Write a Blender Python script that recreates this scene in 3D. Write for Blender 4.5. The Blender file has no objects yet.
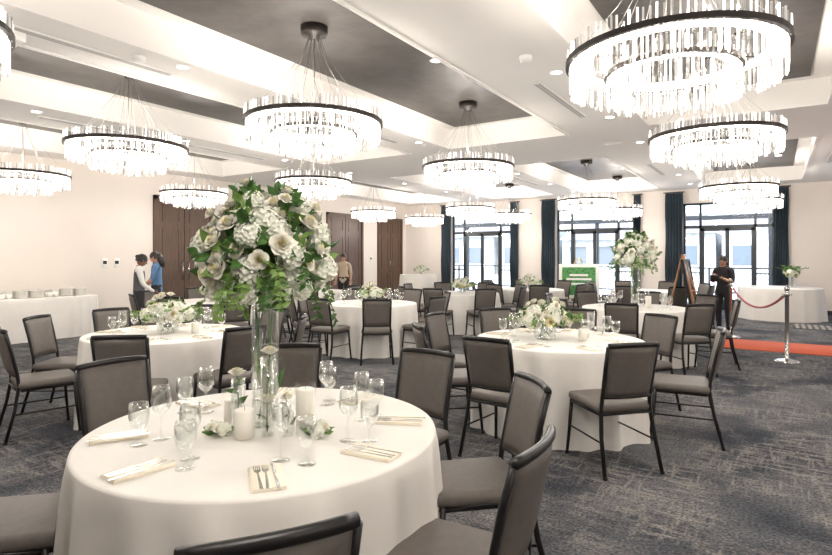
import bpy, bmesh, math, random
import numpy as np
from mathutils import Vector, Matrix, Euler
random.seed(7); np.random.seed(7)
TH=math.radians(32.97); CS,SN=math.cos(TH),math.sin(TH)
def R(lat,dep):
    """survey frame (right, ahead of the viewpoint) -> room axes"""
    return (CS*lat-SN*dep, SN*lat+CS*dep)
CEIL=3.40; TRAY=3.74
XL,XR,YB,YF=-11.8,6.0,-5.0,17.5

# ------------------------------------------------------------ materials
def newmat(name):
    m=bpy.data.materials.new(name); m.use_nodes=True
    nt=m.node_tree; return m,nt,nt.nodes,nt.links,nt.nodes['Principled BSDF']
def mat(name,col,rough=.6,metal=0.,var=.0,vscale=8.,bump=0.,bscale=60.,sheen=0.,sub=0.,spec=None):
    m,nt,N,L,b=newmat(name)
    b.inputs['Base Color'].default_value=(*col,1); b.inputs['Roughness'].default_value=rough
    b.inputs['Metallic'].default_value=metal
    if sheen: b.inputs['Sheen Weight'].default_value=sheen
    if spec is not None: b.inputs['Specular IOR Level'].default_value=spec
    tc=N.new('ShaderNodeTexCoord')
    if var>0:
        n=N.new('ShaderNodeTexNoise'); n.inputs['Scale'].default_value=vscale; n.inputs['Detail'].default_value=4
        L.new(tc.outputs['Object'],n.inputs['Vector'])
        r=N.new('ShaderNodeValToRGB')
        r.color_ramp.elements[0].position=.3; r.color_ramp.elements[1].position=.7
        r.color_ramp.elements[0].color=(*[max(0,c*(1-var)) for c in col],1)
        r.color_ramp.elements[1].color=(*[min(1,c*(1+var)) for c in col],1)
        L.new(n.outputs['Fac'],r.inputs['Fac']); L.new(r.outputs['Color'],b.inputs['Base Color'])
    if bump>0:
        n2=N.new('ShaderNodeTexNoise'); n2.inputs['Scale'].default_value=bscale; n2.inputs['Detail'].default_value=3
        L.new(tc.outputs['Object'],n2.inputs['Vector'])
        bp=N.new('ShaderNodeBump'); bp.inputs['Strength'].default_value=bump; bp.inputs['Distance'].default_value=.01
        L.new(n2.outputs['Fac'],bp.inputs['Height']); L.new(bp.outputs['Normal'],b.inputs['Normal'])
    return m
def emis(name,col,s):
    m,nt,N,L,b=newmat(name)
    b.inputs['Base Color'].default_value=(*col,1)
    b.inputs['Emission Color'].default_value=(*col,1); b.inputs['Emission Strength'].default_value=s
    return m
def glassmat(name,tint=(.985,.995,.99),lo=.04,hi=.8,rough=.02,gcol=(1,1,1)):
    m=bpy.data.materials.new(name); m.use_nodes=True; nt=m.node_tree; N=nt.nodes; L=nt.links; N.clear()
    o=N.new('ShaderNodeOutputMaterial'); mx=N.new('ShaderNodeMixShader'); t=N.new('ShaderNodeBsdfTransparent')
    g=N.new('ShaderNodeBsdfGlossy'); lw=N.new('ShaderNodeLayerWeight'); mr=N.new('ShaderNodeMapRange')
    t.inputs['Color'].default_value=(*tint,1); g.inputs['Roughness'].default_value=rough; g.inputs['Color'].default_value=(*gcol,1)
    lw.inputs['Blend'].default_value=.35
    mr.inputs['To Min'].default_value=lo; mr.inputs['To Max'].default_value=hi
    L.new(lw.outputs['Facing'],mr.inputs['Value']); L.new(mr.outputs['Result'],mx.inputs['Fac'])
    L.new(t.outputs[0],mx.inputs[1]); L.new(g.outputs[0],mx.inputs[2]); L.new(mx.outputs[0],o.inputs['Surface'])
    return m
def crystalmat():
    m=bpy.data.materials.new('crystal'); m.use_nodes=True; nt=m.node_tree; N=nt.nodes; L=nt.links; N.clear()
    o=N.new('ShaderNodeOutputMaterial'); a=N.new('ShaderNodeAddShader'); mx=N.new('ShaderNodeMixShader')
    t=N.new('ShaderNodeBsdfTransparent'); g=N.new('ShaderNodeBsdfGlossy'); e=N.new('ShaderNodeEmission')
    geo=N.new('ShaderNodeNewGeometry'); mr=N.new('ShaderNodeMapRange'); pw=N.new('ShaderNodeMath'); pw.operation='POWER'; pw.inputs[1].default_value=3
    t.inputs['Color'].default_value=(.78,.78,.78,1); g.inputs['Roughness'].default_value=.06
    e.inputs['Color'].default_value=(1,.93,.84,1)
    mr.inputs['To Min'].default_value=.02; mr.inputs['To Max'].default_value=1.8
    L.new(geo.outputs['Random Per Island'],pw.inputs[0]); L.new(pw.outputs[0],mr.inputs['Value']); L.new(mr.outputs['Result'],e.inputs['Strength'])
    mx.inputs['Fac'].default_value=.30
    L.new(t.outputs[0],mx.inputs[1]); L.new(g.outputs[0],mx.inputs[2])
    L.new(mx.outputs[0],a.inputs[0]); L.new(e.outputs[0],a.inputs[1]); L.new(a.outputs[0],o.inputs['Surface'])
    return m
def carpetmat():
    m,nt,N,L,b=newmat('carpet_abstract'); b.inputs['Roughness'].default_value=.95; b.inputs['Specular IOR Level'].default_value=.12
    tc=N.new('ShaderNodeTexCoord')
    def noise(sx,sy,sc,det,dist=0,ro=.5):
        mp=N.new('ShaderNodeMapping'); mp.inputs['Scale'].default_value=(sx,sy,1)
        n=N.new('ShaderNodeTexNoise'); n.inputs['Scale'].default_value=sc; n.inputs['Detail'].default_value=det; n.inputs['Distortion'].default_value=dist; n.inputs['Roughness'].default_value=ro
        L.new(tc.outputs['Object'],mp.inputs['Vector']); L.new(mp.outputs[0],n.inputs['Vector']); return n
    def ramp(n,p0,p1,c0,c1):
        r=N.new('ShaderNodeValToRGB'); e=r.color_ramp.elements
        e[0].position=p0; e[1].position=p1; e[0].color=(*c0,1); e[1].color=(*c1,1); L.new(n.outputs['Fac'],r.inputs['Fac']); return r
    big=noise(1,1,1.1,4,.6); st=noise(1,6,3.5,7,.3,.65); st2=noise(7,1,3.2,7,.3,.65)
    base=ramp(big,.38,.62,(.040,.045,.057),(.112,.115,.124))
    r1=ramp(st,.45,.61,(0,0,0),(1,1,1)); r2=ramp(st2,.47,.63,(0,0,0),(1,1,1)); r3=ramp(noise(1,1,1.5,6,.5,.6),.39,.55,(0,0,0),(1,1,1))
    mm=N.new('ShaderNodeMath'); mm.operation='MAXIMUM'; L.new(r1.outputs[0],mm.inputs[0]); L.new(r2.outputs[0],mm.inputs[1])
    m2=N.new('ShaderNodeMath'); m2.operation='MULTIPLY'; L.new(mm.outputs[0],m2.inputs[0]); L.new(r3.outputs[0],m2.inputs[1])
    fine=noise(1,1,60,3); rf=ramp(fine,.3,.7,(.35,.35,.35),(1.5,1.5,1.5))
    mix=N.new('ShaderNodeMix'); mix.data_type='RGBA'; mix.inputs['B'].default_value=(.27,.25,.235,1)
    ms=N.new('ShaderNodeMath'); ms.operation='MULTIPLY'; ms.inputs[1].default_value=.7; L.new(m2.outputs[0],ms.inputs[0])
    L.new(ms.outputs[0],mix.inputs['Factor']); L.new(base.outputs[0],mix.inputs['A'])
    mul=N.new('ShaderNodeMix'); mul.data_type='RGBA'; mul.blend_type='MULTIPLY'; mul.inputs['Factor'].default_value=1
    L.new(mix.outputs['Result'],mul.inputs['A']); L.new(rf.outputs[0],mul.inputs['B']); L.new(mul.outputs['Result'],b.inputs['Base Color'])
    return m
def woodmat(name,c0,c1,rough=.4):
    m,nt,N,L,b=newmat(name); b.inputs['Roughness'].default_value=rough
    tc=N.new('ShaderNodeTexCoord'); mp=N.new('ShaderNodeMapping'); mp.inputs['Scale'].default_value=(14,14,1)
    n=N.new('ShaderNodeTexNoise'); n.inputs['Scale'].default_value=3; n.inputs['Detail'].default_value=6
    r=N.new('ShaderNodeValToRGB'); r.color_ramp.elements[0].color=(*c0,1); r.color_ramp.elements[1].color=(*c1,1)
    r.color_ramp.elements[0].position=.3; r.color_ramp.elements[1].position=.7
    L.new(tc.outputs['Object'],mp.inputs[0]); L.new(mp.outputs[0],n.inputs['Vector']); L.new(n.outputs['Fac'],r.inputs[0]); L.new(r.outputs[0],b.inputs['Base Color'])
    return m
M_wall=mat('wall_paint',(.74,.68,.625),.85,var=.015,vscale=2)
M_ceil=mat('ceiling_paint',(.86,.84,.815),.9)
M_tray=mat('tray_plaster',(.078,.071,.066),.45,var=.22,vscale=5,bump=.15,bscale=20)
M_carpet=carpetmat()
M_black=mat('black_metal',(.012,.011,.012),.38,metal=.3)
M_band=mat('bronze_band',(.035,.03,.028),.4,metal=.5)
M_fab=mat('taupe_vinyl',(.122,.107,.095),.55,var=.08,vscale=30,bump=.15,bscale=250)
M_cloth=mat('white_linen',(.79,.765,.725),.85,var=.02,vscale=6,bump=.12,bscale=14,sheen=.05)
M_napkin=mat('ivory_napkin',(.86,.79,.66),.85,bump=.1,bscale=200)
M_steel=mat('polished_steel',(.75,.74,.72),.18,metal=1)
M_steelb=mat('brushed_steel',(.55,.54,.53),.25,metal=1)
M_wire=mat('suspension_wire',(.35,.33,.31),.4,metal=.8)
M_glass=glassmat('thin_glass')
M_pane=glassmat('window_glass',(.96,.985,.99),.02,.2)
M_vglass=glassmat('vase_glass',(.985,.995,.99),.03,.6)
M_jar=glassmat('candle_glass',(.99,.99,.985),.02,.35)
M_crystal=crystalmat()
M_glow=emis('led_diffuser',(1,.9,.78),7.5)
M_down=emis('downlight_lens',(1,.95,.88),12)
M_petal=mat('petal_ivory',(.87,.845,.75),.6,var=.04,vscale=20,sheen=.1)
M_petal2=mat('petal_cream_heart',(.82,.76,.50),.6)
M_hyd=mat('hydrangea_white',(.85,.86,.76),.65,var=.08,vscale=25)
M_leaf=mat('leaf_green',(.06,.15,.03),.45,var=.4,vscale=20)
M_leaf2=mat('leaf_lime',(.18,.30,.07),.5,var=.3,vscale=15)
M_yel=mat('petal_butter',(.86,.77,.42),.6,var=.1,vscale=20)
M_wax=mat('candle_wax',(.92,.89,.82),.5)
M_curt=mat('curtain_teal',(.028,.045,.06),.8,var=.15,vscale=10)
M_wood=woodmat('walnut_door',(.07,.038,.025),(.12,.07,.045))
M_frame=mat('window_frame_bronze',(.03,.035,.04),.4,metal=.2)
M_base=mat('baseboard_black',(.02,.02,.022),.5)
M_red=mat('red_carpet_pile',(.60,.115,.05),.9,var=.1,vscale=60)
M_rope=mat('red_velvet',(.35,.01,.02),.7,sheen=.4)
M_white=mat('white_plastic',(.8,.79,.77),.5)
M_china=mat('white_china',(.85,.83,.78),.2)
M_skin=mat('skin',(.55,.32,.22),.5); M_hair=mat('dark_hair',(.018,.012,.01),.45,var=.3,vscale=60)
M_lip=mat('lips',(.42,.13,.11),.4); M_eye=mat('eyes',(.03,.02,.02),.2)
M_sblack=mat('black_fabric',(.02,.02,.024),.8); M_sblue=mat('blue_shirt',(.10,.21,.38),.8,var=.1)
M_swhite=mat('white_shirt',(.75,.74,.72),.8); M_stan=mat('tan_shirt',(.55,.44,.33),.8); M_sgrey=mat('grey_vest',(.09,.09,.10),.8)
M_copper=woodmat('oak_easel_wood',(.36,.15,.055),(.52,.25,.10))

# ------------------------------------------------------------ mesh builder
class MB:
    def __init__(s): s.V=[]; s.F=[]; s.I=[]; s.S=[]; s.n=0
    def add(s,v,f,mi=0,sm=False,M=None):
        v=np.asarray(v,dtype=float).reshape(-1,3)
        if M is not None:
            A=np.array(M); v=v@A[:3,:3].T+A[:3,3]
        s.V.append(v); n=s.n
        s.F.extend([tuple(i+n for i in q) for q in f]); 
        s.I.extend(list(mi) if hasattr(mi,'__len__') else [mi]*len(f)); s.S.extend([sm]*len(f)); s.n+=len(v)
    def box(s,x0,x1,y0,y1,z0,z1,mi=0,M=None):
        v=[(x,y,z) for z in(z0,z1) for y in(y0,y1) for x in(x0,x1)]
        s.add(v,[(0,2,3,1),(4,5,7,6),(0,1,5,4),(2,6,7,3),(0,4,6,2),(1,3,7,5)],mi,False,M)
    def rbox(s,c,d,bv,mi=0,M=None,seg=2,taper=0):
        bm=bmesh.new(); bmesh.ops.create_cube(bm,size=1)
        for v in bm.verts: 
            k=1-taper*(v.co.y+.5) 
            v.co=Vector((v.co.x*d[0]*k,v.co.y*d[1],v.co.z*d[2]))
        bmesh.ops.bevel(bm,geom=list(bm.edges),offset=bv,segments=seg,profile=.5,affect='EDGES')
        bm.verts.index_update()
        s.add([(v.co.x+c[0],v.co.y+c[1],v.co.z+c[2]) for v in bm.verts],[[v.index for v in f.verts] for f in bm.faces],mi,True,M); bm.free()
    def tube(s,pts,r,n=6,mi=0,M=None,cap=True,sm=True,flat=1.):
        pts=[Vector(p) for p in pts]; K=len(pts); rr=r if hasattr(r,'__len__') else [r]*K
        V=[];up=None
        for i,p in enumerate(pts):
            t=(pts[min(i+1,K-1)]-pts[max(i-1,0)]).normalized()
            if up is None:
                up=Vector((0,0,1)) if abs(t.z)<.9 else Vector((1,0,0))
            a=t.cross(up)
            if a.length<1e-5: a=t.cross(Vector((0,1,0)))
            a.normalize(); b=a.cross(t).normalized(); up=b
            for k in range(n):
                w=2*math.pi*(k+.5)/n; V.append(p+a*math.cos(w)*rr[i]+b*math.sin(w)*rr[i]*flat)
        F=[(i*n+k,i*n+(k+1)%n,(i+1)*n+(k+1)%n,(i+1)*n+k) for i in range(K-1) for k in range(n)]
        if cap: F+= [tuple(range(n))[::-1],tuple((K-1)*n+k for k in range(n))]
        s.add([tuple(v) for v in V],F,mi,sm,M)
    def lathe(s,prof,n=20,mi=0,M=None,sm=True):
        V=[(r*math.cos(2*math.pi*k/n),r*math.sin(2*math.pi*k/n),z) for r,z in prof for k in range(n)]
        F=[(i*n+k,i*n+(k+1)%n,(i+1)*n+(k+1)%n,(i+1)*n+k) for i in range(len(prof)-1) for k in range(n)]
        s.add(V,F,mi,sm,M)
    def ell(s,c,r,mi=0,n=12,m=8,M=None,sm=True):
        V=[];F=[]
        for i in range(m+1):
            a=math.pi*i/m
            for k in range(n):
                w=2*math.pi*k/n; V.append((c[0]+r[0]*math.sin(a)*math.cos(w),c[1]+r[1]*math.sin(a)*math.sin(w),c[2]+r[2]*math.cos(a)))
        for i in range(m):
            for k in range(n): F.append((i*n+k,(i+1)*n+k,(i+1)*n+(k+1)%n,i*n+(k+1)%n))
        s.add(V,F,mi,sm,M)
    def poly(s,pts,z0,z1,mi=0,M=None):
        n=len(pts); V=[(x,y,z0) for x,y in pts]+[(x,y,z1) for x,y in pts]
        s.add(V,[tuple(range(n))[::-1],tuple(range(n,2*n))]+[(i,(i+1)%n,n+(i+1)%n,n+i) for i in range(n)],mi,False,M)
    def mesh(s,name,mats):
        me=bpy.data.meshes.new(name); me.from_pydata(np.concatenate(s.V).tolist(),[],s.F)
        for m in mats: me.materials.append(m)
        me.polygons.foreach_set('material_index',s.I); me.polygons.foreach_set('use_smooth',s.S); me.update(); return me
    def obj(s,name,mats,loc=(0,0,0),rz=0):
        return put(name,s.mesh(name,mats),loc,rz)
def put(name,me,loc=(0,0,0),rz=0,sc=1,parent=None):
    o=bpy.data.objects.new(name,me); bpy.context.scene.collection.objects.link(o)
    o.location=loc; o.rotation_euler=(0,0,rz); o.scale=(sc,)*3
    if parent: o.parent=parent
    return o
def frame(pos,d,roll=0.,sc=1.):
    q=Vector(d).to_track_quat('Z','Y').to_matrix().to_4x4()
    return Matrix.Translation(pos)@q@Matrix.Rotation(roll,4,'Z')@Matrix.Scale(sc,4)

# ------------------------------------------------------------ room shell
b=MB(); b.box(XL-.2,XR+.2,YB-.2,YF+.2,-.1,0); b.obj('floor',[M_carpet])
wins=[(-9.8,-7.45),(-5.93,-3.55),(-2.23,-.02),(1.85,4.2)]; WH=3.0
b=MB(); x=XL
for a,c in wins:
    b.box(x,a,YF,YF+.18,0,CEIL+.5); b.box(a,c,YF,YF+.18,WH,CEIL+.5); x=c
b.box(x,XR,YF,YF+.18,0,CEIL+.5); b.obj('wall_far',[M_wall])
doors=[(7.35,8.75),(13.1,14.75),(15.75,17.1)]; DH=2.8
b=MB(); b.box(XL-.18,XL,YB,YF+.18,0,CEIL+.5); b.obj('wall_left',[M_wall])
b=MB(); b.box(XR,XR+.18,YB,YF+.18,0,CEIL+.5); b.obj('wall_right',[M_wall])
b=MB(); b.box(XL-.18,XR+.18,YB-.18,YB,0,CEIL+.5); b.obj('wall_rear',[M_wall])
# baseboards
b=MB(); x=XL
for a,c in wins: b.box(x,a-.02,YF-.015,YF,0,.11); x=c+.02
b.box(x,XR,YF-.015,YF,0,.11); b.obj('baseboard_far',[M_base])
b=MB(); y=YB
for a,c in doors: b.box(XL,XL+.015,y,a-.09,0,.11); y=c+.09
b.box(XL,XL+.015,y,YF,0,.11); b.obj('baseboard_left',[M_base])
# ceiling with long recessed trays
trays=[-10.0,-6.75,-3.78,-.5,2.8]; HW=1.08; secs=[(-3.2,8.6),(10.9,16.7)]
b=MB(); b.box(XL-.18,XR+.18,YB-.18,YF+.18,TRAY,TRAY+.15,0)
x=XL
for t in trays: b.box(x,t-HW,YB,YF,CEIL,TRAY,0); x=t+HW
b.box(x,XR,YB,YF,CEIL,TRAY,0)
for t in trays:
    y=YB
    for s0,s1 in secs: b.box(t-HW,t+HW,y,s0,CEIL,TRAY,0); y=s1
    b.box(t-HW,t+HW,y,YF,CEIL,TRAY,0)
    for s0,s1 in secs:
        b.box(t-.86,t+.86,s0+.22,s1-.22,TRAY-.02,TRAY,1)
        for xx in (t-HW,t+HW-.04): b.box(xx,xx+.04,s0,s1,CEIL-.015,CEIL,0)
b.obj('ceiling',[M_ceil,M_tray])
# doors in the left wall
for i,(a,c) in enumerate(doors):
    b=MB(); X=XL+.002
    b.box(X,X+.06,a-.08,a,0,DH+.08,0); b.box(X,X+.06,c,c+.08,0,DH+.08,0); b.box(X,X+.06,a-.08,c+.08,DH,DH+.08,0)
    n=2 if c-a>1 else 1; w=(c-a)/n
    for k in range(n):
        y0=a+k*w+.01; y1=a+(k+1)*w-.01
        b.box(X,X+.03,y0,y1,.01,DH,0)
        for z0,z1 in((.2,.9),(1.05,2.15),(2.3,2.7)):
            for q in (0,1): b.box(X+.03,X+.04,y0+.12,y1-.12,z0 if q==0 else z1-.03,z0+.03 if q==0 else z1,0)
            b.box(X+.03,X+.04,y0+.12,y0+.15,z0,z1,0); b.box(X+.03,X+.04,y1-.15,y1-.12,z0,z1,0)
        hy=y1-.07 if k==0 else y0+.07
        b.tube([(X+.03,hy,.95),(X+.09,hy,.95),(X+.09,hy,1.35),(X+.03,hy,1.35)],.012,6,1)
    b.obj('door_%d'%(i+1),[M_wood,M_steelb])
# windows with glazed doors
for i,(a,c) in enumerate(wins):
    b=MB(); y0,y1=YF+.04,YF+.12; f=.06
    def H(z,x0=a,x1=c,t=f): b.box(x0,x1,y0,y1,z,z+t,0)
    def Vv(x,z0=0,z1=WH,t=f): b.box(x-t/2,x+t/2,y0,y1,z0,z1,0)
    H(0,t=.08); H(WH-f); H(2.28,t=.08); w=c-a; s=w*.2
    for x in (a+f/2,c-f/2,a+s,c-s): Vv(x)
    m=(a+c)/2; Vv(m,0,2.28,.10)
    for x in (a+s+.06,c-s-.06): Vv(x,0,2.28,.07)
    H(.08,a+s,c-s,.22); H(2.2,a+s,c-s,.08); H(1.0,a,a+s,.04); H(1.0,c-s,c,.04)
    b.tube([(m-.1,y0,.95),(m-.1,y0-.05,.95),(m-.1,y0-.05,1.25),(m-.1,y0,1.25)],.012,6,2)
    b.tube([(m+.1,y0,.95),(m+.1,y0-.05,.95),(m+.1,y0-.05,1.25),(m+.1,y0,1.25)],.012,6,2)
    b.add([(a,YF+.08,0),(c,YF+.08,0),(c,YF+.08,WH),(a,YF+.08,WH)],[(0,1,2,3)],1)
    b.obj('window_%d'%(i+1),[M_frame,M_pane,M_steelb])
# curtains
def curtain(x0,x1):
    b=MB(); n=40; rows=10; V=[]
    for j in range(rows+1):
        z=.02+(3.30-.02)*j/rows
        for k in range(n+1):
            t=k/n; x=x0+(x1-x0)*t
            V.append((x+.01*math.sin(j*1.3+k),YF-.13+.045*math.sin(t*math.pi*2*6+.15*math.sin(j)),z))
    F=[(j*(n+1)+k,j*(n+1)+k+1,(j+1)*(n+1)+k+1,(j+1)*(n+1)+k) for j in range(rows) for k in range(n)]
    b.add(V,F,0,True); b.tube([(x0-.05,YF-.13,3.32),(x1+.05,YF-.13,3.32)],.015,8,1)
    b.obj('curtain',[M_curt,M_black])
for x0,x1 in ((-10.18,-9.78),(-7.5,-7.2),(-6.4,-5.95),(-3.55,-3.35),(-2.68,-2.22),(-.04,.28),(1.5,1.88),(4.2,4.55)): curtain(x0,x1)
# ceiling fittings
b=MB()
b.lathe([(0,0),(.055,0)],16,0); b.lathe([(.055,0),(.06,-.006),(.075,-.006),(.08,0)],16,1)
DL=b.mesh('recessed_downlight',[M_down,M_white])
def dl(x,y,z): put('recessed_downlight',DL,(x,y,z-.003))
for x in (-8.4,-5.25,-2.15,1.15):
    for y in (1.2,3.4,5.6,7.8,9.8,12,14.2,16.2): dl(x+.25,y,CEIL)
for t in trays[:4]:
    for y in (2.2,5.4,12.0,14.6): 
        dl(t+.55,y,TRAY-.02)
b=MB(); b.box(-.9,.9,-.05,.05,-.012,-.001,0); b.box(-.86,.86,-.03,-.008,-.016,-.01,1); b.box(-.86,.86,.008,.03,-.016,-.01,1)
SD=b.mesh('slot_air_diffuser',[M_white,mat('slot_grey',(.45,.44,.43),.7)])
for x,y,r in ((-5.3,2.6,0),(-5.3,6.7,0),(-8.4,4.4,0),(-8.4,6.6,0),(-2.2,6.7,0),(-2.2,2.3,0),(.9,9.6,0),(-5.3,13.2,0),(-2.2,13.1,0),(.9,13.1,0)): put('slot_air_diffuser',SD,(x,y,CEIL),math.pi/2+r)
b=MB(); b.lathe([(0,-.02),(.11,-.02),(.14,0)],24,0)
SP=b.mesh('ceiling_speaker',[M_white])
for x,y in ((-5.6,1.4),(-2.3,9.6),(-8.6,9.7),(-5.4,9.9)): put('ceiling_speaker',SP,(x,y,CEIL))
b=MB(); b.lathe([(0,-.05),(.05,-.05),(.06,-.02),(.06,0)],16,0)
SK=b.mesh('smoke_detector',[M_white])
for x,y in ((-5.1,3.0),(-2.0,5.0),(.9,7.2),(-8.2,2.6)): put('smoke_detector',SK,(x,y,CEIL))
b=MB(); b.rbox((0,0,-.05),(.25,.3,.09),.015,0); b.lathe([(.03,-.1),(.05,-.12),(.0,-.125)],14,1); b.obj('ceiling_projector_mount',[M_white,M_black],(-5.45,2.0,CEIL))
b=MB(); b.box(-.18,.18,-.18,.18,-.012,-.001,0)
for k in range(7): b.box(-.16,.16,-.15+k*.045,-.135+k*.045,-.016,-.01,1)
RG=b.mesh('return_air_grille',[M_white,mat('grille_grey',(.3,.3,.3),.7)])
for x,y in ((1.0,6.2),(1.35,10.6),(1.4,15.2)): put('return_air_grille',RG,(x,y,CEIL))

# ------------------------------------------------------------ exterior
b=MB(); b.box(-80,60,YF+.2,120,-.12,-.02,0); b.obj('ground_patio',[mat('pavement',(.50,.50,.50),.9,var=.1,vscale=1)])
b=MB()
for i in range(9):
    x0=-30+i*5.4; h=2.7+(i%3)*.4
    b.box(x0,x0+5.0,42,49,0,h,0)
    b.add([(x0-.3,41.4,h),(x0+5.3,41.4,h),(x0+4.2,45,h+1.5),(x0+.8,45,h+1.5)],[(0,1,2,3)],1)
    for k in range(2):
        b.box(x0+.6+k*2.1,x0+1.9+k*2.1,41.93,42,.9,2.2,2)
        for q in (0,1): b.box(x0+.55+k*2.1+q*1.32,x0+.61+k*2.1+q*1.32,41.9,42,.85,2.25,3)
b.obj('exterior_building',[mat('siding_grey',(.44,.47,.48),.9,var=.15,vscale=2),mat('roof_shingle',(.18,.18,.20),.9),mat('dark_window',(.10,.13,.16),.15),mat('ext_trim',(.6,.6,.6),.8)])
b=MB()
for z in (.2,1.05): b.box(-30,12,22,22.05,z,z+.05,0)
for i in range(280): b.box(-30+i*.15,-29.985+i*.15,22.01,22.03,.2,1.05,0)
for i in range(22): b.box(-30+i*2,-29.94+i*2,21.98,22.06,0,1.1,0)
b.obj('patio_railing',[M_frame])
b=MB()
for x in (-11,-8.3,-5.6,-2.9,-.2,2.5): b.box(x,x+.12,20.8,20.92,0,2.7,0)
b.box(-11.5,3.2,20.75,20.97,2.7,2.85,0)
b.obj('patio_pergola',[M_frame])
def tree(x,y,h):
    b=MB(); b.tube([(0,0,0),(.05,0,h*.3),(0,.1,h*.6)],[.14,.1,.05],8,0)
    for k in range(34):
        d=Vector(np.random.normal(size=3)).normalized()*random.uniform(.2,1.0)
        c=(d.x*h*.26,d.y*h*.26,h*.68+d.z*h*.28); r=h*.09*random.uniform(.7,1.3); b.ell(c,(r,r,r*.8),1,7,5)
    b.obj('exterior_tree',[mat('bark',(.12,.09,.07),.9),mat('foliage',(.14,.20,.11),.8,var=.4,vscale=6)],(x,y,0))
for x,y,h in ((-25,37,4.0),(-15,38,3.4),(-7,37,3.6),(2,38,4)): tree(x,y,h)

# ------------------------------------------------------------ chandelier
def chandelier_mesh():
    b=MB()
    def band(r,z0,z1,t,mi): b.lathe([(r,z0),(r,z1),(r-t,z1),(r-t,z0),(r,z0)],56,mi,sm=False)
    def rods(r,n,zt,zb,w,jt):
        for k in range(n):
            a=2*math.pi*(k+random.uniform(-.15,.15))/n; z1=zt+random.uniform(-jt,jt); z0=zb+random.uniform(-jt,jt)
            M=Matrix.Translation((r*math.cos(a),r*math.sin(a),0))@Matrix.Rotation(a+random.uniform(-.4,.4),4,'Z')
            v=[(-w*.5,-w*.5,z0+.012),(w*.5,-w*.5,z0+.012),(w*.5,w*.5,z0+.012),(-w*.5,w*.5,z0+.012),(-w*.5,-w*.5,z1),(w*.5,-w*.5,z1),(w*.5,w*.5,z1),(-w*.5,w*.5,z1),(0,0,z0)]
            b.add(v,[(4,5,6,7),(0,1,5,4),(1,2,6,5),(2,3,7,6),(3,0,4,7),(8,1,0),(8,2,1),(8,3,2),(8,0,3)],2,False,M)
    band(.70,.01,.048,.03,0); band(.44,-.085,-.058,.025,0)
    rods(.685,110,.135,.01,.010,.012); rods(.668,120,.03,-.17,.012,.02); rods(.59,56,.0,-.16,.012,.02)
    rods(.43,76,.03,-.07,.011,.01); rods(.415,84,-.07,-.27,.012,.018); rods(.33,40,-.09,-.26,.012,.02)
    b.lathe([(.655,.012),(.57,.012),(.57,.03),(.655,.03)],56,1,sm=False)
    b.lathe([(.41,-.075),(.33,-.075),(.33,-.06),(.41,-.06)],56,1,sm=False)
    for k in range(6):
        a=k*math.pi/3; b.tube([(.03*math.cos(a),.03*math.sin(a),.06),(.68*math.cos(a),.68*math.sin(a),.03)],.008,5,0)
        b.tube([(.42*math.cos(a),.42*math.sin(a),.04),(.42*math.cos(a),.42*math.sin(a),-.06)],.004,5,0)
        c,s=math.cos(a+.26),math.sin(a+.26)
        b.tube([(.68*c,.68*s,.05),(.40*c+.03*s,.40*s-.03*c,.35),(.16*c,.16*s,.67),(.06*c,.06*s,.89)],.0024,4,3)
        c,s=math.cos(a-.2),math.sin(a-.2)
        b.tube([(.43*c,.43*s,-.05),(.2*c,.2*s,.48),(.04*c,.04*s,.89)],.002,4,3)
    b.tube([(0,0,.04),(0,0,.89)],.005,6,3)
    b.lathe([(0,.03),(.06,.04),(.06,.08),(0,.09)],14,0)
    b.lathe([(0,.88),(.05,.88),(.06,.92),(.13,.925),(.14,.95),(.14,1.01),(0,1.01)],24,0)
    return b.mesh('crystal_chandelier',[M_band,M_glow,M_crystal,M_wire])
CH=chandelier_mesh(); CSC=.95
ZC=TRAY-.02-1.01*CSC
LU=bpy.data.lights.new('up_bulb','POINT'); LU.energy=19.5; LU.shadow_soft_size=.10; LU.color=(1,.92,.84)
LD=bpy.data.lights.new('down_bulb','POINT'); LD.energy=46; LD.shadow_soft_size=.12; LD.color=(1,.945,.88)
chs=[(-.57,3.93),(-.56,6.8),(-.6,12.0),(-.5,15.0),(-3.76,3.98),(-3.74,7.15),(-3.7,13.0),(-3.7,16.0),
 (-6.42,3.65),(-6.72,7.1),(-6.9,13.3),(-6.9,15.95),(-10.05,4.0),(-10.05,7.1),(-9.85,12.9),(-10,15.95),(-4.08,.87),(-.5,.6),(-6.6,.3),(2.8,.6),(2.8,3.7),(2.8,6.8),(2.8,12.6)]
for x,y in chs:
    o=put('crystal_chandelier',CH,(x,y,ZC),random.uniform(0,1),CSC)
    for L,z in ((LU,.25),(LD,-.36)):
        l=bpy.data.objects.new(L.name,L); bpy.context.scene.collection.objects.link(l); l.location=(0,0,z); l.parent=o

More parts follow.
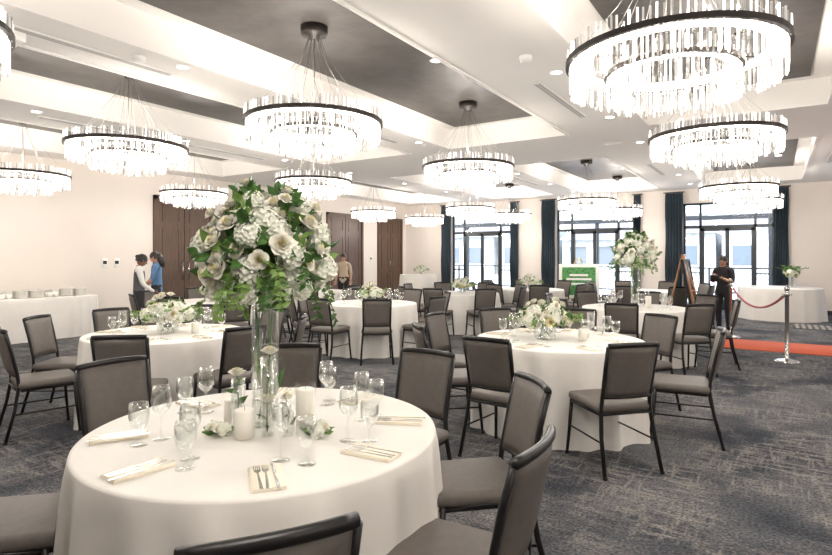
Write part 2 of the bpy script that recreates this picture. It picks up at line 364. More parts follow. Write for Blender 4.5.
# ------------------------------------------------------------ chair
def chair_mesh():
    b=MB(); W=.92
    b.rbox((0,.01,.445),(.435,.45,.065),.028,1,seg=3,taper=.06)
    b.box(-.195,.195,-.19,.205,.395,.418,0)
    nx,nz=10,8; V=[];F=[]
    for side in (0,1):
        for j in range(nz+1):
            t=j/nz; z=.535+.35*t; yb=-.215-.075*t
            hw=(.188+.010*t)*W
            for i in range(nx+1):
                u=i/nx*2-1
                e=max(0,1-abs(u)**6)*max(0,1-abs(2*t-1)**6)
                y=yb-.03*(1-u*u)+(.010+.014*e if side==0 else -(.010+.010*e))
                V.append((u*hw,y,z))
    n=(nx+1)*(nz+1)
    for j in range(nz):
        for i in range(nx):
            a=j*(nx+1)+i; F.append((a+1,a,a+nx+1,a+nx+2)); F.append((n+a,n+a+1,n+a+nx+2,n+a+nx+1))
    def rim(a,c): F.append((a,c,n+c,n+a))
    for i in range(nx): rim(i,i+1); q=nz*(nx+1); rim(q+i+1,q+i)
    for j in range(nz): rim((j+1)*(nx+1),j*(nx+1)); rim(j*(nx+1)+nx,(j+1)*(nx+1)+nx)
    b.add(V,F,1,True)
    for s in (-1,1):
        b.tube([(s*.222,-.30,0),(s*.208,-.235,.25),(s*.192,-.205,.44),(s*.185,-.212,.53),(s*.188,-.255,.74),(s*.192,-.292,.885)],.0135,8,0,flat=1.1)
        b.tube([(s*.212,.225,0),(s*.20,.205,.22),(s*.192,.19,.42)],[.011,.013,.014],8,0)
        b.tube([(s*.193,-.20,.425),(s*.193,.19,.405)],.012,6,0)
        b.tube([(s*.205,-.245,.22),(s*.200,.205,.22)],.007,6,0)
        b.lathe([(0,0),(.017,0),(.017,.012),(.012,.02)],8,0,Matrix.Translation((s*.222,-.30,0)))
        b.lathe([(0,0),(.016,0),(.016,.012),(.011,.02)],8,0,Matrix.Translation((s*.212,.225,0)))
    top=[(-.192+.384*k/10,-.292-.03*(1-(k/5-1)**2),.892+.006*(1-(k/5-1)**2)) for k in range(11)]
    b.tube(top,.0165,8,0,flat=1.15)
    bot=[(-.185+.370*k/10,-.214-.028*(1-(k/5-1)**2),.528) for k in range(11)]
    b.tube(bot,.012,8,0)
    b.tube([(-.192,-.215,.41),(.192,-.215,.41)],.010,6,0); b.tube([(-.193,.20,.405),(.193,.20,.405)],.010,6,0)
    return b.mesh('banquet_chair',[M_black,M_fab])
CHAIR=chair_mesh()
def chair_at(tc,a,r,turn=0):
    A=math.radians(a)+TH
    put('banquet_chair',CHAIR,(tc[0]+r*math.cos(A),tc[1]+r*math.sin(A),0),A+math.pi/2+turn)
def chair_ring(tc,angs,r=.99,jit=.03):
    for a in angs: chair_at(tc,a,r+random.uniform(-jit,jit),random.uniform(-.1,.1))

# ------------------------------------------------------------ cloth tables
def cloth_mesh(name,shape,h,a,c=0,seed=1,amp=.045,flare=.05,folds=15):
    rnd=random.Random(seed); n=144 if shape=='round' else 200
    ph=[rnd.uniform(0,6.28) for _ in range(5)]
    per=[]
    if shape=='round':
        for k in range(n):
            t=2*math.pi*k/n; per.append((a*math.cos(t),a*math.sin(t),math.cos(t),math.sin(t),t))
    else:
        for k in range(n):
            t=2*math.pi*k/n; cx,sx=math.cos(t),math.sin(t); p=.18
            x=a*math.copysign(abs(cx)**p,cx); y=c*math.copysign(abs(sx)**p,sx)
            per.append((x,y,0,0,t))
        q=[]
        for k in range(n):
            x0,y0=per[k-1][:2]; x1,y1=per[(k+1)%n][:2]; d=Vector((y1-y0,-(x1-x0))).normalized(); q.append((*per[k][:2],d.x,d.y,per[k][4]))
        per=q
    V=[];rings=[0.0,.35,.7,.93,.985]
    for s in rings:
        for x,y,nx,ny,t in per: V.append((x*s,y*s,h))
    def fold(t):
        if shape=='round': return .6*math.cos(folds*t+ph[0]+.8*math.sin(2*t+ph[1]))+.3*math.cos((folds-6)*t+ph[2])+.25*math.cos((folds+8)*t+ph[3])
        return .5*math.cos(30*t+ph[0]+math.sin(3*t))+.4*math.cos(47*t+ph[2])
    for j in range(15):
        if j==0: z=h-.002
        elif j==1: z=h-.010
        else: z=h-.010-(h-.012)*((j-1)/13)
        u=max(0,(j-1)/13)
        for x,y,nx,ny,t in per:
            o=.006 if j else .003
            f=fold(t)
            f=f if f>0 else f*.6
            o+=flare*u**.8+amp*(u**.6)*f*(1 if j else 0)
            V.append((x+nx*o,y+ny*o,z))
    rows=len(rings)+15
    F=[(i*n+k,i*n+(k+1)%n,(i+1)*n+(k+1)%n,(i+1)*n+k) for i in range(rows-1) for k in range(n)]
    b=MB(); b.add(V,F,0,True); return b.mesh(name,[M_cloth])
RT=[cloth_mesh('round_banquet_table','round',.75,.735,seed=s,amp=.06,flare=.03,folds=15+s) for s in (1,2,3)]

# ------------------------------------------------------------ tableware
def lathe_obj(name,prof,mats,n=24):
    b=MB(); b.lathe(prof,n,0); return b.mesh(name,mats)
GOB=lathe_obj('water_goblet',[(0,.002),(.034,.001),(.034,.004),(.010,.008),(.0055,.018),(.005,.045),(.008,.058),(.02,.066),(.033,.085),(.0385,.11),(.038,.14),(.034,.168),(.0335,.168),(.0372,.14),(.0375,.11),(.032,.087),(.019,.069),(0,.062)],[M_glass])
WIN=lathe_obj('wine_glass',[(0,.002),(.036,.001),(.036,.004),(.010,.008),(.0045,.02),(.004,.09),(.008,.10),(.025,.112),(.038,.135),(.0395,.155),(.036,.19),(.031,.218),(.0305,.218),(.0355,.19),(.039,.155),(.0372,.136),(.024,.115),(0,.104)],[M_glass])
def setting_mesh():
    b=MB()
    for k,(z,s) in enumerate(((.0005,1),(.004,.99),(.0075,.97))):
        b.rbox((.002*k,.0,z+.0018),(.11*s,.215*s,.0036),.0015,0,seg=1)
    z0=.0098
    def fork(x,ang):
        M=Matrix.Translation((x,-.0,z0))@Matrix.Rotation(ang,4,'Z')
        b.poly([(-.006,-.105),(.006,-.105),(.0035,.0),(.0025,.03),(.011,.045),(.012,.06),(-.012,.06),(-.011,.045),(-.0025,.03),(-.0035,.0)],0,.0022,1,M)
        for k in range(4):
            xx=-.0095+k*.0063; b.box(xx-.0017,xx+.0017,.058,.098,0,.0022,1,M)
    def knife(x,ang):
        M=Matrix.Translation((x,0,z0))@Matrix.Rotation(ang,4,'Z')
        b.poly([(-.006,-.115),(.006,-.115),(.0045,-.01),(.004,0),(.009,.02),(.009,.09),(.002,.115),(-.004,.115),(-.004,0),(-.0045,-.01)],0,.0022,1,M)
    fork(-.025,.02); fork(.0,-.03); knife(.028,.03)
    return b.mesh('napkin_with_cutlery',[M_napkin,M_steelb])
SET=setting_mesh()
def dress(tc,angs,glassonly=False,rs=.585,rg=(.50,.42)):
    for a in angs:
        A=math.radians(a)+TH; c,s=math.cos(A),math.sin(A)
        if not glassonly: put('napkin_with_cutlery',SET,(tc[0]+rs*c,tc[1]+rs*s,.7505),A+math.pi/2+random.uniform(-.25,.25))
        for me,nm,r,da in ((GOB,'water_goblet',rg[0],.26),(WIN,'wine_glass',rg[1],.12)):
            B=A+da+random.uniform(-.04,.04); put(nm,me,(tc[0]+r*math.cos(B),tc[1]+r*math.sin(B),.7505),random.random()*6)

# ------------------------------------------------------------ flowers
def rose_parts():
    """garden rose, about 10 cm across: cupped, overlapping broad petals with rolled rims"""
    b=MB()
    layers=[(3,.003,.007,.050,1.6,0,1),(4,.007,.014,.050,1.3,.002,1),(5,.012,.023,.048,1.0,.006,0),(5,.017,.033,.043,.92,.010,0),(5,.020,.042,.034,.88,.013,0)]
    for li,(n,r0,r1,h,w,roll,mi) in enumerate(layers):
        for k in range(n):
            ph=2*math.pi*k/n+li*.7; V=[];nu,nv=6,5
            for j in range(nv+1):
                v=j/nv
                for i in range(nu+1):
                    u=i/nu*2-1
                    top=1-.30*abs(u)**2.4
                    vv=v*top
                    prof=math.sin(vv*math.pi/2)**.8
                    r=r0*.3+(r1-r0*.3)*prof+roll*vv**4*1.1
                    a=ph+u*w*(.55+.45*vv)
                    z=h*vv-roll*.75*vv**5-.0015*u*li*.5
                    r+=.0038*u*v
                    V.append((r*math.cos(a),r*math.sin(a),z))
            F=[(j*(nu+1)+i,j*(nu+1)+i+1,(j+1)*(nu+1)+i+1,(j+1)*(nu+1)+i) for j in range(nv) for i in range(nu)]
            b.add(V,F,mi,True)
    return np.concatenate(b.V),b.F,b.I
ROSE=rose_parts()
def hyd_parts():
    b=MB()
    b.ell((0,0,0),(.058,.058,.052),2,10,7)
    n=120
    for k in range(n):
        z=1-2*(k+.5)/n
        if z<-.45: continue
        a=k*2.39996; rr=math.sqrt(1-z*z); d=Vector((rr*math.cos(a),rr*math.sin(a),z))
        d2=(d+Vector(np.random.normal(size=3))*.25).normalized()
        M=frame(d*.065*random.uniform(.94,1.1),d2,random.random()*3)
        for q in range(4):
            c=Matrix.Rotation(q*math.pi/2,4,'Z')
            b.add([(0,0,-.003),(.008,-.0075,.002),(.0145,0,.003),(.008,.0075,.002)],[(0,1,2,3)],2,False,M@c)
    return np.concatenate(b.V),b.F,b.I
HYD=hyd_parts()
def leaf(b,M,L,w,mi,curl=.25):
    prof=[0,.55,.95,1.,.75,.35,0.02]; V=[]
    for i,p in enumerate(prof):
        t=i/6; x=L*t; z=-curl*L*t*t
        for u in (-1,0,1): V.append((u*w*p,z+abs(u)*w*p*.35,x))
    F=[(i*3+k,i*3+k+1,(i+1)*3+k+1,(i+1)*3+k) for i in range(6) for k in (0,1)]
    b.add(V,F,mi,True,M)
def add_part(b,P,M,remap=None):
    mi=[remap.get(i,i) if remap else i for i in P[2]]
    b.add(P[0],P[1],mi,True,M)
FM=[M_petal,M_petal2,M_hyd,M_leaf,M_leaf2,M_vglass,M_yel,M_wax,M_jar]
def vine(b,p,d,L,n=10,lf=.035,mi=4,grav=1.):
    pts=[Vector(p)]; v=Vector(d).normalized(); st=L/n
    for k in range(n):
        v=(v+Vector((random.uniform(-.12,.12),random.uniform(-.12,.12),-.22*grav))).normalized(); pts.append(pts[-1]+v*st)
    b.tube(pts,.0018,4,mi,cap=False)
    for i in range(1,len(pts)):
        dd=(pts[i]-pts[i-1]).normalized()
        for s in (-1,1):
            side=dd.cross(Vector((0,0,1)))
            if side.length<.05: side=Vector((1,0,0))
            ld=(dd*.4+side.normalized()*s+Vector(np.random.normal(size=3))*.3).normalized()
            leaf(b,frame(pts[i],ld,random.random()*6),lf*random.uniform(.7,1.2),lf*.3,mi)
def ball(b,c,rx,rz,nf,nl,rose=1.,hyd=.35,yellow=0.,low=-.75,lfs=1.):
    c=Vector(c)
    n,m=16,10; V=[];F=[]
    for i in range(m+1):
        a=math.pi*i/m
        for k in range(n):
            w=2*math.pi*k/n; q=.66*random.uniform(.8,1.1); V.append((c.x+rx*q*math.sin(a)*math.cos(w),c.y+rx*q*math.sin(a)*math.sin(w),c.z+rz*q*math.cos(a)))
    for i in range(m):
        for k in range(n): F.append((i*n+k,(i+1)*n+k,(i+1)*n+(k+1)%n,i*n+(k+1)%n))
    b.add(V,F,3,False)
    for k in range(nf):
        z=1-(1-low)*(k+.5)/nf; a=k*2.39996+random.uniform(-.2,.2); rr=math.sqrt(max(0,1-z*z)); d=Vector((rr*math.cos(a),rr*math.sin(a),z))
        s=random.uniform(.84,1.08); p=c+Vector((d.x*rx*s,d.y*rx*s,d.z*rz*s))
        d2=(d+Vector((0,0,.2))+Vector(np.random.normal(size=3))*.18).normalized()
        if random.random()<hyd: add_part(b,HYD,frame(p-d2*.02,d2,random.random()*6,random.uniform(.78,1.05)*rose))
        else:
            rm={0:6,1:6} if random.random()<yellow else None
            add_part(b,ROSE,frame(p-d2*.015,d2,random.random()*6,random.uniform(.70,1.0)*rose),rm)
    for k in range(nl):
        d=Vector(np.random.normal(size=3)).normalized()
        if d.z<low: d.z=abs(d.z)
        s=random.uniform(.68,.97); p=c+Vector((d.x*rx*s,d.y*rx*s,d.z*rz*s))
        d2=(d+Vector(np.random.normal(size=3))*.45).normalized(); L=random.uniform(.05,.095)*lfs
        leaf(b,frame(p,d2,random.random()*6),L,L*.30,3 if random.random()<.6 else 4)
def tall_arr():
    b=MB(); zc=.765
    ball(b,(0,0,zc),.26,.235,82,290,rose=1.0,hyd=.48,low=-.78)
    for k in range(20):
        a=random.random()*6.28; z=random.uniform(-.9,-.1); p=(.21*math.cos(a),.21*math.sin(a),zc+z*.2)
        vine(b,p,(math.cos(a),math.sin(a),random.uniform(-.5,.1)),random.uniform(.12,.22),9,.038,random.choice((3,4,4)),1.)
    for k in range(28):
        a=random.random()*6.28; e=random.uniform(-.1,1.3); d=Vector((math.cos(a)*math.cos(e),math.sin(a)*math.cos(e),math.sin(e)))
        p=Vector((0,0,zc))+d*.20; q=p+d*random.uniform(.09,.13); b.tube([p,q],.003,4,3)
        if k%3==0: add_part(b,ROSE,frame(q-d*.02,d,0,.6))
        else:
            for i in range(5): leaf(b,frame(p.lerp(q,.3+.14*i),(d+Vector(np.random.normal(size=3))*.5).normalized(),random.random()*6),.06,.018,3)
    b.lathe([(0,.004),(.056,.004),(.058,.012),(.058,.50),(.064,.56),(.061,.56),(.0555,.50),(.0555,.02),(0,.02)],32,5)
    for k in range(6):
        a=random.random()*6.28; b.tube([(.03*math.cos(a),.03*math.sin(a),.03),(.04*math.cos(a+2.5),.04*math.sin(a+2.5),.35),(.045*math.cos(a+2.8),.045*math.sin(a+2.8),.60)],.003,5,3)
    leaf(b,frame((.0,.03,.1),(0.2,.2,1),1),.16,.025,3); leaf(b,frame((-.03,-.02,.2),(-.1,.1,1),2),.15,.025,4)
    return b.mesh('tall_floral_centerpiece',FM)
TALL=tall_arr()
def low_arr(yellow,hyd):
    b=MB(); ball(b,(0,0,.15),.18,.09,38,120,.95,hyd,yellow,-.2,.9)
    for k in range(12):
        a=random.random()*6.28; vine(b,(.14*math.cos(a),.14*math.sin(a),.15),(math.cos(a),math.sin(a),random.uniform(.2,1.0)),.14,6,.035,4,.5)
    for k in range(7):
        a=random.random()*6.28; e=random.uniform(.5,1.4); d=Vector((math.cos(a)*math.cos(e),math.sin(a)*math.cos(e),math.sin(e)))
        q=Vector((0,0,.15))+d*.19; b.tube([(d.x*.08,d.y*.08,.15),q],.003,4,3); add_part(b,ROSE,frame(q-d*.02,d,0,.65))
    b.lathe([(0,.002),(.075,.002),(.085,.02),(.09,.12),(.086,.12),(.08,.02),(0,.012)],24,5)
    for k in range(10):
        a=random.random()*6.28; b.tube([(.05*math.cos(a),.05*math.sin(a),.012),(.06*math.cos(a+2),.06*math.sin(a+2),.12)],.003,4,3)
    return b.mesh('low_floral_centerpiece',FM)
LOW=[low_arr(.08,.4),low_arr(.32,.3)]
def bud_vase(h,roses):
    b=MB(); r=.028
    b.lathe([(0,.003),(r,.003),(r+.001,h),(r-.002,h),(r-.003,.012),(0,.012)],24,5)
    for z,t in roses:
        add_part(b,ROSE,Matrix.Translation((t,0,z))@Matrix.Scale(.7,4)); b.tube([(0,.005,.015),(-t*.5,0,z*.5),(t,0,z)],.0028,5,3)
        for q in range(3): leaf(b,frame((t*.5,0,z-.04-.04*q),(math.cos(q*2.2),math.sin(q*2.2),.6),q),.06,.014,3)
    return b.mesh('rose_bud_vase',FM)
def candle(h,hg,r=.04):
    b=MB(); b.lathe([(0,.006),(r,.006),(r,h-.004),(r-.004,h),(.006,h-.004),(0,h-.004)],24,7); b.tube([(0,0,h-.005),(.001,0,h+.012)],.001,4,3)
    b.lathe([(r+.005,.0),(r+.007,hg)],28,8)
    return b.mesh('candle_in_glass_cylinder',FM)
CAN=[candle(.12,.15),candle(.17,.20)]; BUD=[bud_vase(.33,[(.34,.01),(.14,0)]),bud_vase(.22,[(.235,-.01)]),bud_vase(.15,[(.165,.01)])]
b=MB()
for k in range(6):
    a=k*1.1; add_part(b,HYD if k%3==0 else ROSE,frame((.03*math.cos(a),.025*math.sin(a),.028),(math.cos(a)*.4,math.sin(a)*.4,1),k,.45))
for k in range(14):
    a=k*.9; leaf(b,frame((.02*math.cos(a),.02*math.sin(a),.012),(math.cos(a),math.sin(a),.35),k),.055,.013,3+k%2,.1)
POSY=b.mesh('rose_posy',FM)

# ------------------------------------------------------------ lay out tables
T={1:R(-.655,2.43),2:R(1.29,5.03),3:R(-2.43,5.43),4:R(-.73,8.87),5:R(.94,11.3),6:R(3.2,8.1)}
more={7:R(-3.35,9.3),8:R(2.6,12.6),9:R(5.0,12.0),10:R(-2.3,12.0)}
for k,c in {**T,**more}.items(): put('round_banquet_table',RT[k%3],(*c,0),k*1.3)
for a,r,t in ((-77,.99,.20),(-33,.93,.05),(11,.94,0),(55,.97,0),(98,.99,0),(146,.99,0),(-166,.98,0),(-122,.99,0)): chair_at(T[1],a,r,t)
for a,r,t in ((-83,.98,.12),(-128,.98,0),(-170,1,0),(148,1,0),(108,.99,0),(66,.99,0),(25,1,0),(-25,1,0)): chair_at(T[2],a,r,t)
chair_ring(T[3],[-80,-36,6,50,95,140,178,-139],.99)
chair_ring(T[4],[-80,-122,-160,155,110,60,15,-35])
for k in (5,6): chair_ring(T[k],[-75+45*i for i in range(8)])
for k,c in more.items(): chair_ring(c,[-60+45*i+k*7 for i in range(8) if not(k==10 and i in (0,1))])
dress(T[1],[-166,-122,-75,-34,8,52,96,140])
dress(T[2],[-80,-130,-170,148,108,66,25,-25]); dress(T[3],[-82,-36,6,50,95,140,178,-139])
for k in (4,6): dress(T[k],[-60,-10,40,90,140,190,240],True)
def tt(k,me,nm,dx=0,dy=0,s=1,rz=0):
    c={**T,**more}[k]; x,y=CS*dx-SN*dy,SN*dx+CS*dy
    return put(nm,me,(c[0]+x,c[1]+y,.7505),rz,s)
tt(1,TALL,'tall_floral_centerpiece',-.01,.02)
tt(1,CAN[0],'candle_in_glass_cylinder',-.05,-.15); tt(1,CAN[1],'candle_in_glass_cylinder',.17,.0); tt(1,CAN[0],'candle_in_glass_cylinder',-.17,.06,.9)
tt(1,BUD[0],'rose_bud_vase',.035,-.115,rz=1); tt(1,BUD[1],'rose_bud_vase',-.115,-.03,rz=2); tt(1,BUD[2],'rose_bud_vase',.12,-.11,.9,rz=3)
tt(1,POSY,'rose_posy',-.17,-.11); tt(1,POSY,'rose_posy',.25,-.12,1,2)
tt(6,TALL,'tall_floral_centerpiece',0,0,1.04,2); tt(6,CAN[1],'candle_in_glass_cylinder',.15,-.1)
tt(2,LOW[1],'low_floral_centerpiece',-.12,0,1.15); tt(3,LOW[0],'low_floral_centerpiece',0,0,1.15,1); tt(4,LOW[0],'low_floral_centerpiece',0,0,1.,2)
tt(5,LOW[1],'low_floral_centerpiece'); tt(8,LOW[0],'low_floral_centerpiece'); tt(7,LOW[1],'low_floral_centerpiece',0,0,1.2); tt(10,LOW[0],'low_floral_centerpiece')
tt(2,CAN[0],'candle_in_glass_cylinder',.18,-.14,.9); tt(2,CAN[0],'candle_in_glass_cylinder',.26,.05,.9); tt(3,CAN[0],'candle_in_glass_cylinder',.29,-.05,.9)

# side tables
me=cloth_mesh('buffet_table','rect',.75,.37,2.35,5,.02,.02); put('buffet_table',me,(-11.28,3.3,0))
b=MB()
for i in range(7):
    for j in range(2):
        if (i+j)%3<2:
            for k in range(16): b.lathe([(0,.002+k*.008),(.09,.002+k*.008),(.12,.012+k*.008),(.12,.014+k*.008),(0,.007+k*.008)],18,0,Matrix.Translation((-.13+.26*j,i*.25,0)))
        else:
            for k in range(4):
                b.lathe([(0,.002),(.025,.002),(.04,.03),(.045,.08),(.043,.08),(.036,.03),(0,.006)],14,0,Matrix.Translation((-.13+.26*j+(k%2-.5)*.1,i*.25+(k//2-.5)*.1,0)))
b.obj('stacked_plates_and_cups',[M_china],(-11.28,3.9,.752))
me=cloth_mesh('cocktail_table','round',1.07,.42,seed=8,amp=.04,flare=.02,folds=9); put('cocktail_table',me,(*R(.05,13.0),0))
put('low_floral_centerpiece',LOW[0],(*R(.12,13.0),1.0705),0,.7)
me=cloth_mesh('gift_table','round',.75,.86,seed=9,amp=.04,flare=.05); g=R(8.75,13.35); put('gift_table',me,(*g,0))
b=MB(); b.lathe([(0,.003),(.05,.003),(.05,.22),(.047,.22),(.046,.012),(0,.012)],20,5); ball(b,(0,0,.36),.15,.13,18,70,1,.2)
for k in range(6): b.tube([(.03*math.cos(k),.03*math.sin(k),.015),(.02*math.cos(k+2),.02*math.sin(k+2),.3)],.003,4,3)
for k in range(6): vine(b,(.05*math.cos(k),.05*math.sin(k),.36),(math.cos(k),math.sin(k),.9),.28,8,.06,3,.4)
b.obj('vase_of_flowers',FM,(*R(8.95,13.2),.7505))

# ------------------------------------------------------------ red carpet, stanchions
b=MB(); b.rbox((2.1,10.9,.006),(5.7,1.15,.012),.004,0,seg=1); b.obj('red_carpet',[M_red])
b=MB(); b.lathe([(0,0),(.16,0),(.165,.012),(.12,.03),(.04,.045),(.026,.06),(.026,.93),(.034,.935),(.034,.98),(.026,.985),(.02,1.0),(.032,1.02),(.036,1.045),(.025,1.075),(0,1.085)],28,0)
for k in range(4): 
    a=k*math.pi/2; b.tube([(.03*math.cos(a),.03*math.sin(a),.95),(.055*math.cos(a),.055*math.sin(a),.945),(.055*math.cos(a),.055*math.sin(a),.97)],.005,5,0)
ST=b.mesh('stanchion_post',[M_steelb])
p1=R(5.25,7.85); p2=(-.70,11.75); p3=(2.6,9.45)
for p in (p1,p2,p3): put('stanchion_post',ST,(*p,0))
def rope(a,c,sag,off):
    b=MB(); a=Vector((*a,.95)); c=Vector((*c,.95)); d=(c-a).normalized(); s=Vector((-d.y,d.x,0))*off
    a=a+d*.06+s; c=c-d*.06+s; pts=[a.lerp(c,t/20)-Vector((0,0,sag*4*(t/20)*(1-t/20))) for t in range(21)]
    b.tube(pts,.018,8,0); b.tube(pts[:2],.022,8,1); b.tube(pts[-2:],.022,8,1); b.obj('velvet_rope',[M_rope,M_steel])
rope(p1,p2,.28,0)
# door mat
b=MB(); b.rbox((0,0,.006),(1.6,.9,.012),.004,0,seg=1)
for k in range(14): b.box(-.75+k*.11,-.69+k*.11,-.42,.42,.012,.014,1)
b.obj('entrance_mat',[mat('mat_dark',(.09,.09,.09),.95),mat('mat_light',(.3,.28,.25),.95)],(1.1,14.3,0))

# black framed board leaning back on a wooden A-frame easel (front face toward +X side of the room)
b=MB()
tilt=Matrix.Translation((0,-.02,.30))@Matrix.Rotation(math.radians(-10),4,'X')
b.box(-.30,.30,-.02,.0,0,1.12,0,tilt)
for x0,x1,z0,z1 in ((-.33,-.29,-.02,1.15),(.29,.33,-.02,1.15),(-.33,.33,-.02,.02),(-.33,.33,1.11,1.15)): b.box(x0,x1,-.035,.012,z0,z1,0,tilt)
b.box(-.24,.24,-.026,-.02,.12,1.0,2,tilt)
for s in (-1,1):
    b.tube([(s*.36,-.14,0),(s*.22,.02,.75),(s*.06,.20,1.52)],.022,6,1)
b.tube([(0,.55,0),(0,.22,1.50)],.020,6,1); b.box(-.34,.34,-.12,-.0,.255,.285,1); b.tube([(-.20,.05,.85),(.20,.05,.85)],.014,6,1); b.rbox((0,.20,1.50),(.18,.05,.06),.01,1)
b.obj('display_board_on_easel',[M_black,M_copper,mat('board_print',(.05,.055,.06),.2)],(*R(5.18,10.3),0),TH+.95)
# floral poster on easel
m,nt,N,L_,bs=newmat('botanical_print'); tc=N.new('ShaderNodeTexCoord'); vo=N.new('ShaderNodeTexVoronoi'); vo.inputs['Scale'].default_value=16
r=N.new('ShaderNodeValToRGB'); r.color_ramp.elements[0].color=(.01,.06,.02,1); r.color_ramp.elements[1].color=(.08,.28,.08,1); r.color_ramp.elements[1].position=.6
L_.new(tc.outputs['Object'],vo.inputs['Vector']); L_.new(vo.outputs['Distance'],r.inputs[0]); L_.new(r.outputs[0],bs.inputs['Base Color'])
b=MB(); b.box(-.48,.48,-.015,.015,.45,1.30,0); b.box(-.40,.40,-.022,-.015,.53,1.22,1)
for z,w in ((1.0,.22),(.9,.3),(.78,.18)): b.box(-w,w,-.025,-.022,z,z+.05,0)
for s in (-1,1): b.tube([(s*.36,-.06,0),(s*.28,.03,.8),(s*.05,.1,1.45)],.014,6,2)
b.tube([(0,.45,0),(0,.1,1.45)],.014,6,2); b.box(-.42,.42,-.04,.03,.42,.45,2)
b.obj('welcome_sign_on_easel',[M_white,m,mat('easel_gold',(.55,.40,.15),.35,metal=.6)],(*R(4.05,13.8),0),TH*.6)
# wall plates
b=MB(); b.rbox((0,0,0),(.012,.12,.2),.004,0,seg=1); b.box(.006,.009,-.04,.04,-.02,.05,1)
WP=b.mesh('wall_control_panel',[M_white,M_black])
for y,z in ((6.2,1.35),(6.45,1.35),(9.6,1.4),(15.3,1.4)): put('wall_control_panel',WP,(XL+.008,y,z))

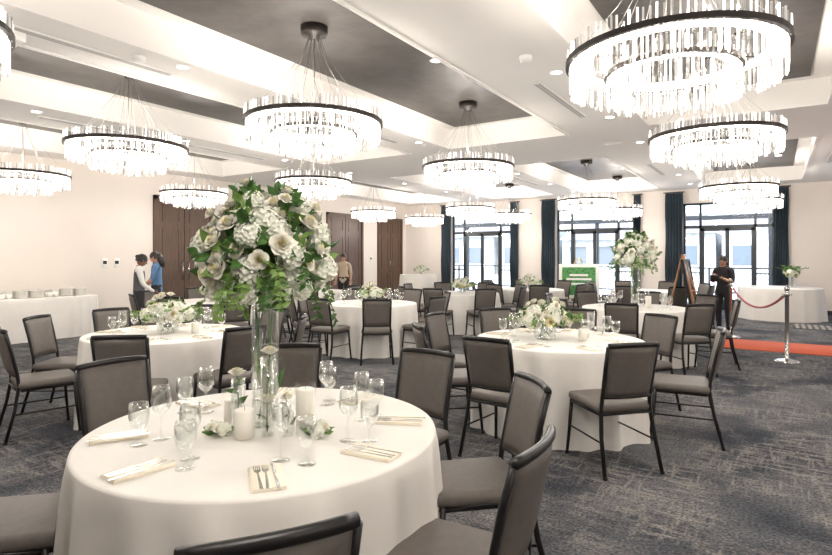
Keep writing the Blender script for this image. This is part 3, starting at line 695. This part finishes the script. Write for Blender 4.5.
# ------------------------------------------------------------ people
def person(name,loc,rz,J,shirt,pants,sleeve_long,hair,hairlong=False,vest=None,h=1.62,headdir=(0,1,-.2),skin=M_skin):
    """J: dict of joints in body frame (facing +Y)"""
    base=dict(pel=(0,0,.93),wai=(0,.0,1.06),che=(0,.01,1.22),nb=(0,0,1.36),nt=(0,.015,1.44),
      ls=(-.165,0,1.33),rs=(.165,0,1.33),le=(-.21,-.02,1.08),re=(.21,-.02,1.08),lw=(-.22,.06,.86),rw=(.22,.06,.86),
      lh=(-.09,0,.86),rh=(.09,0,.86),lk=(-.095,.02,.48),rk=(.095,.02,.48),la=(-.10,-.02,.09),ra=(.10,-.02,.09),lt=(-.115,.15,.035),rt=(.115,.15,.035))
    base.update(J); k=h/1.62
    P={n:Vector(v)*k for n,v in base.items()}
    rad=dict(pel=(.145,.115),wai=(.125,.10),che=(.15,.11),nb=(.065,.06),nt=(.05,.05),ls=(.062,.062),rs=(.062,.062),le=(.044,.044),re=(.044,.044),lw=(.028,.028),rw=(.028,.028),
      lh=(.095,.095),rh=(.095,.095),lk=(.065,.065),rk=(.065,.065),la=(.045,.045),ra=(.045,.045),lt=(.038,.03),rt=(.038,.03))
    names=list(P); idx={n:i for i,n in enumerate(names)}
    E=[('pel','wai'),('wai','che'),('che','nb'),('nb','nt'),('nb','ls'),('nb','rs'),('ls','le'),('le','lw'),('rs','re'),('re','rw'),('pel','lh'),('lh','lk'),('lk','la'),('la','lt'),('pel','rh'),('rh','rk'),('rk','ra'),('ra','rt')]
    me=bpy.data.meshes.new('sk'); me.from_pydata([tuple(P[n]) for n in names],[(idx[a],idx[c]) for a,c in E],[])
    o=bpy.data.objects.new('sk',me); bpy.context.scene.collection.objects.link(o)
    md=o.modifiers.new('s','SKIN')
    if not me.skin_vertices:
        bm=bmesh.new(); bm.from_mesh(me); bm.verts.layers.skin.verify(); bm.to_mesh(me); bm.free()
    for i,n in enumerate(names):
        sv=me.skin_vertices[0].data[i]; sv.radius=(rad[n][0]*k,rad[n][1]*k); sv.use_root=(n=='pel')
    ss=o.modifiers.new('u','SUBSURF'); ss.levels=2; ss.render_levels=2
    dg=bpy.context.evaluated_depsgraph_get(); ev=o.evaluated_get(dg); em=ev.to_mesh()
    V=[tuple(v.co) for v in em.vertices]; F=[tuple(p.vertices) for p in em.polygons]; C=[p.center.copy() for p in em.polygons]
    ev.to_mesh_clear(); bpy.data.objects.remove(o)
    lab={('nb','nt'):2,('pel','lh'):1,('pel','rh'):1,('lh','lk'):1,('rh','rk'):1,('lk','la'):1,('rk','ra'):1,('la','lt'):4,('ra','rt'):4,
         ('le','lw'):0 if sleeve_long else 2,('re','rw'):0 if sleeve_long else 2}
    if vest: 
        for e in (('pel','wai'),('wai','che'),('che','nb')): lab[e]=7
    mi=[]
    for c in C:
        best=9;bl=0
        for a,d in E:
            A,D=P[a],P[d]; t=max(0,min(1,(c-A).dot(D-A)/(D-A).length_squared)); r=rad[a][0]*(1-t)+rad[d][0]*t
            q=(c-A.lerp(D,t)).length-r*k
            if q<best: best=q; bl=lab.get((a,d),0)
        mi.append(bl)
    b=MB(); b.add(V,F,mi,True)
    hd=Vector(headdir).normalized(); Q=hd.to_track_quat('Y','Z').to_matrix().to_4x4()
    M=Matrix.Translation(P['nt'])@Q@Matrix.Scale(k,4)
    n,mm=20,14; HV=[];HF=[]
    for i in range(mm+1):
        a=math.pi*i/mm
        for q in range(n):
            w=2*math.pi*q/n; x,y,z=math.sin(a)*math.cos(w),math.sin(a)*math.sin(w),math.cos(a)
            jaw=1-.28*max(0,-z)**1.2; HV.append((.073*x*jaw,.092*y*(jaw*.5+.5)+.012*max(0,-z),.108*z+.085))
    for i in range(mm):
        for q in range(n): HF.append((i*n+q,(i+1)*n+q,(i+1)*n+(q+1)%n,i*n+(q+1)%n))
    b.add(HV,HF,2,True,M)
    b.add([(-.014,.085,.055),(.014,.085,.055),(0,.118,.062),(0,.09,.10)],[(0,1,2),(1,3,2),(3,0,2)],2,True,M)
    for s in (-1,1):
        b.ell((s*.03,.078,.092),(.013,.012,.007),6,8,6,M); b.ell((s*.03,.082,.107),(.018,.006,.003),3,8,5,M); b.ell((s*.074,.0,.08),(.010,.018,.030),2,8,6,M)
    b.ell((0,.083,.032),(.022,.008,.008),5,8,6,M)
    HV=[];HF=[];n,mm=20,10
    for i in range(mm+1):
        a=math.pi*.62*i/mm
        for q in range(n):
            w=2*math.pi*q/n; y=math.sin(w); aa=a*(1-.36*max(0,y)); x,yy,z=math.sin(aa)*math.cos(w),math.sin(aa)*y,math.cos(aa)
            HV.append((.083*x,.103*yy-.008,.118*z+.088))
    for i in range(mm):
        for q in range(n): HF.append((i*n+q,(i+1)*n+q,(i+1)*n+(q+1)%n,i*n+(q+1)%n))
    b.add(HV,HF,3,True,M)
    if hairlong: b.tube([(0,-.07,.12),(0,-.10,.03),(0,-.10,-.08),(0,-.085,-.16)],[.06,.07,.06,.02],10,3,M)
    else: b.ell((0,-.10,.12),(.035,.035,.035),3,10,8,M)
    for w,e,s in (('lw','le',-1),('rw','re',1)):
        d=(P[w]-P[e]).normalized(); HM=frame(P[w],d,0,k)
        b.ell((0,0,.045),(.036,.015,.052),2,10,8,HM)
        for q,(x,L) in enumerate(((-.027,.062),(-.009,.072),(.009,.067),(.026,.052))):
            b.tube([(x*.9,0,.07),(x,.0,.088),(x*1.05,.012,.088+L*.45),(x*1.0,.032,.088+L*.72)],[.009,.0088,.008,.006],7,2,HM)
        b.tube([(-s*.026,.004,.02),(-s*.048,.012,.05),(-s*.047,.024,.082)],[.012,.010,.007],7,2,HM)
    b.lathe([(.056,-.085),(.064,-.06),(.058,-.045)],14,0,Matrix.Translation(P['nt'])@Matrix.Scale(k,4))
    return b.obj(name,[shirt,pants,skin,hair,M_black,M_lip,M_eye,vest or shirt],(*loc,0),rz)
rest=dict(le=(-.22,.05,1.09),re=(.22,.05,1.09),lw=(-.15,.24,.95),rw=(.15,.24,.95))
hold=dict(le=(-.20,.04,1.08),re=(.20,.04,1.08),lw=(-.10,.25,1.16),rw=(.07,.26,1.18))
person('server_in_grey_vest',R(-4.72,9.45),TH+math.radians(-60),rest,M_swhite,M_sblack,True,M_hair,vest=M_sgrey,h=1.52,headdir=(-.25,1,-.45),skin=mat('skin_brown',(.22,.11,.07),.5))
person('server_in_blue_shirt',R(-5.02,10.75),TH+math.radians(105),rest,M_sblue,M_sblack,False,M_hair,hairlong=True,h=1.57,headdir=(.2,1,-.35))
person('guest_in_tan_shirt',R(-1.98,15.2),TH+math.radians(170),{},M_stan,M_sblack,False,M_hair,h=1.55)
w=person('woman_in_black_shirt',R(5.88,10.6),TH+math.radians(125),hold,M_sblack,M_sblack,False,M_hair,hairlong=True,h=1.50,headdir=(-.2,1,-.35))
b=MB(); b.rbox((-.015,.355,1.08),(.17,.012,.12),.004,0); b.obj('handheld_tablet',[M_black],w.location,w.rotation_euler.z)

# ------------------------------------------------------------ world, camera
wd=bpy.data.worlds.new('sky'); bpy.context.scene.world=wd; wd.use_nodes=True; N=wd.node_tree.nodes; L_=wd.node_tree.links
sk=N.new('ShaderNodeTexSky'); sk.sky_type='NISHITA'; sk.sun_disc=False; sk.sun_elevation=math.radians(50); sk.sun_rotation=math.radians(200); sk.air_density=1; sk.dust_density=3
L_.new(sk.outputs[0],N['Background'].inputs[0]); N['Background'].inputs[1].default_value=.9
sn=bpy.data.lights.new('sun','SUN'); sn.energy=4.0; sn.angle=.02; so=bpy.data.objects.new('sun',sn); bpy.context.scene.collection.objects.link(so); so.rotation_euler=(math.radians(40),0,math.radians(25)); so.location=(0,30,20)
cam=bpy.data.cameras.new('camera'); co=bpy.data.objects.new('camera',cam); bpy.context.scene.collection.objects.link(co)
cam.lens=24; cam.sensor_width=36; cam.shift_y=-(277.5-256)/832; cam.clip_start=.05; cam.clip_end=300
co.location=(0,0,1.5); co.rotation_euler=(math.pi/2,0,TH); bpy.context.scene.camera=co
vs=bpy.context.scene.view_settings; vs.view_transform='Standard'; vs.look='None'; vs.exposure=0.27
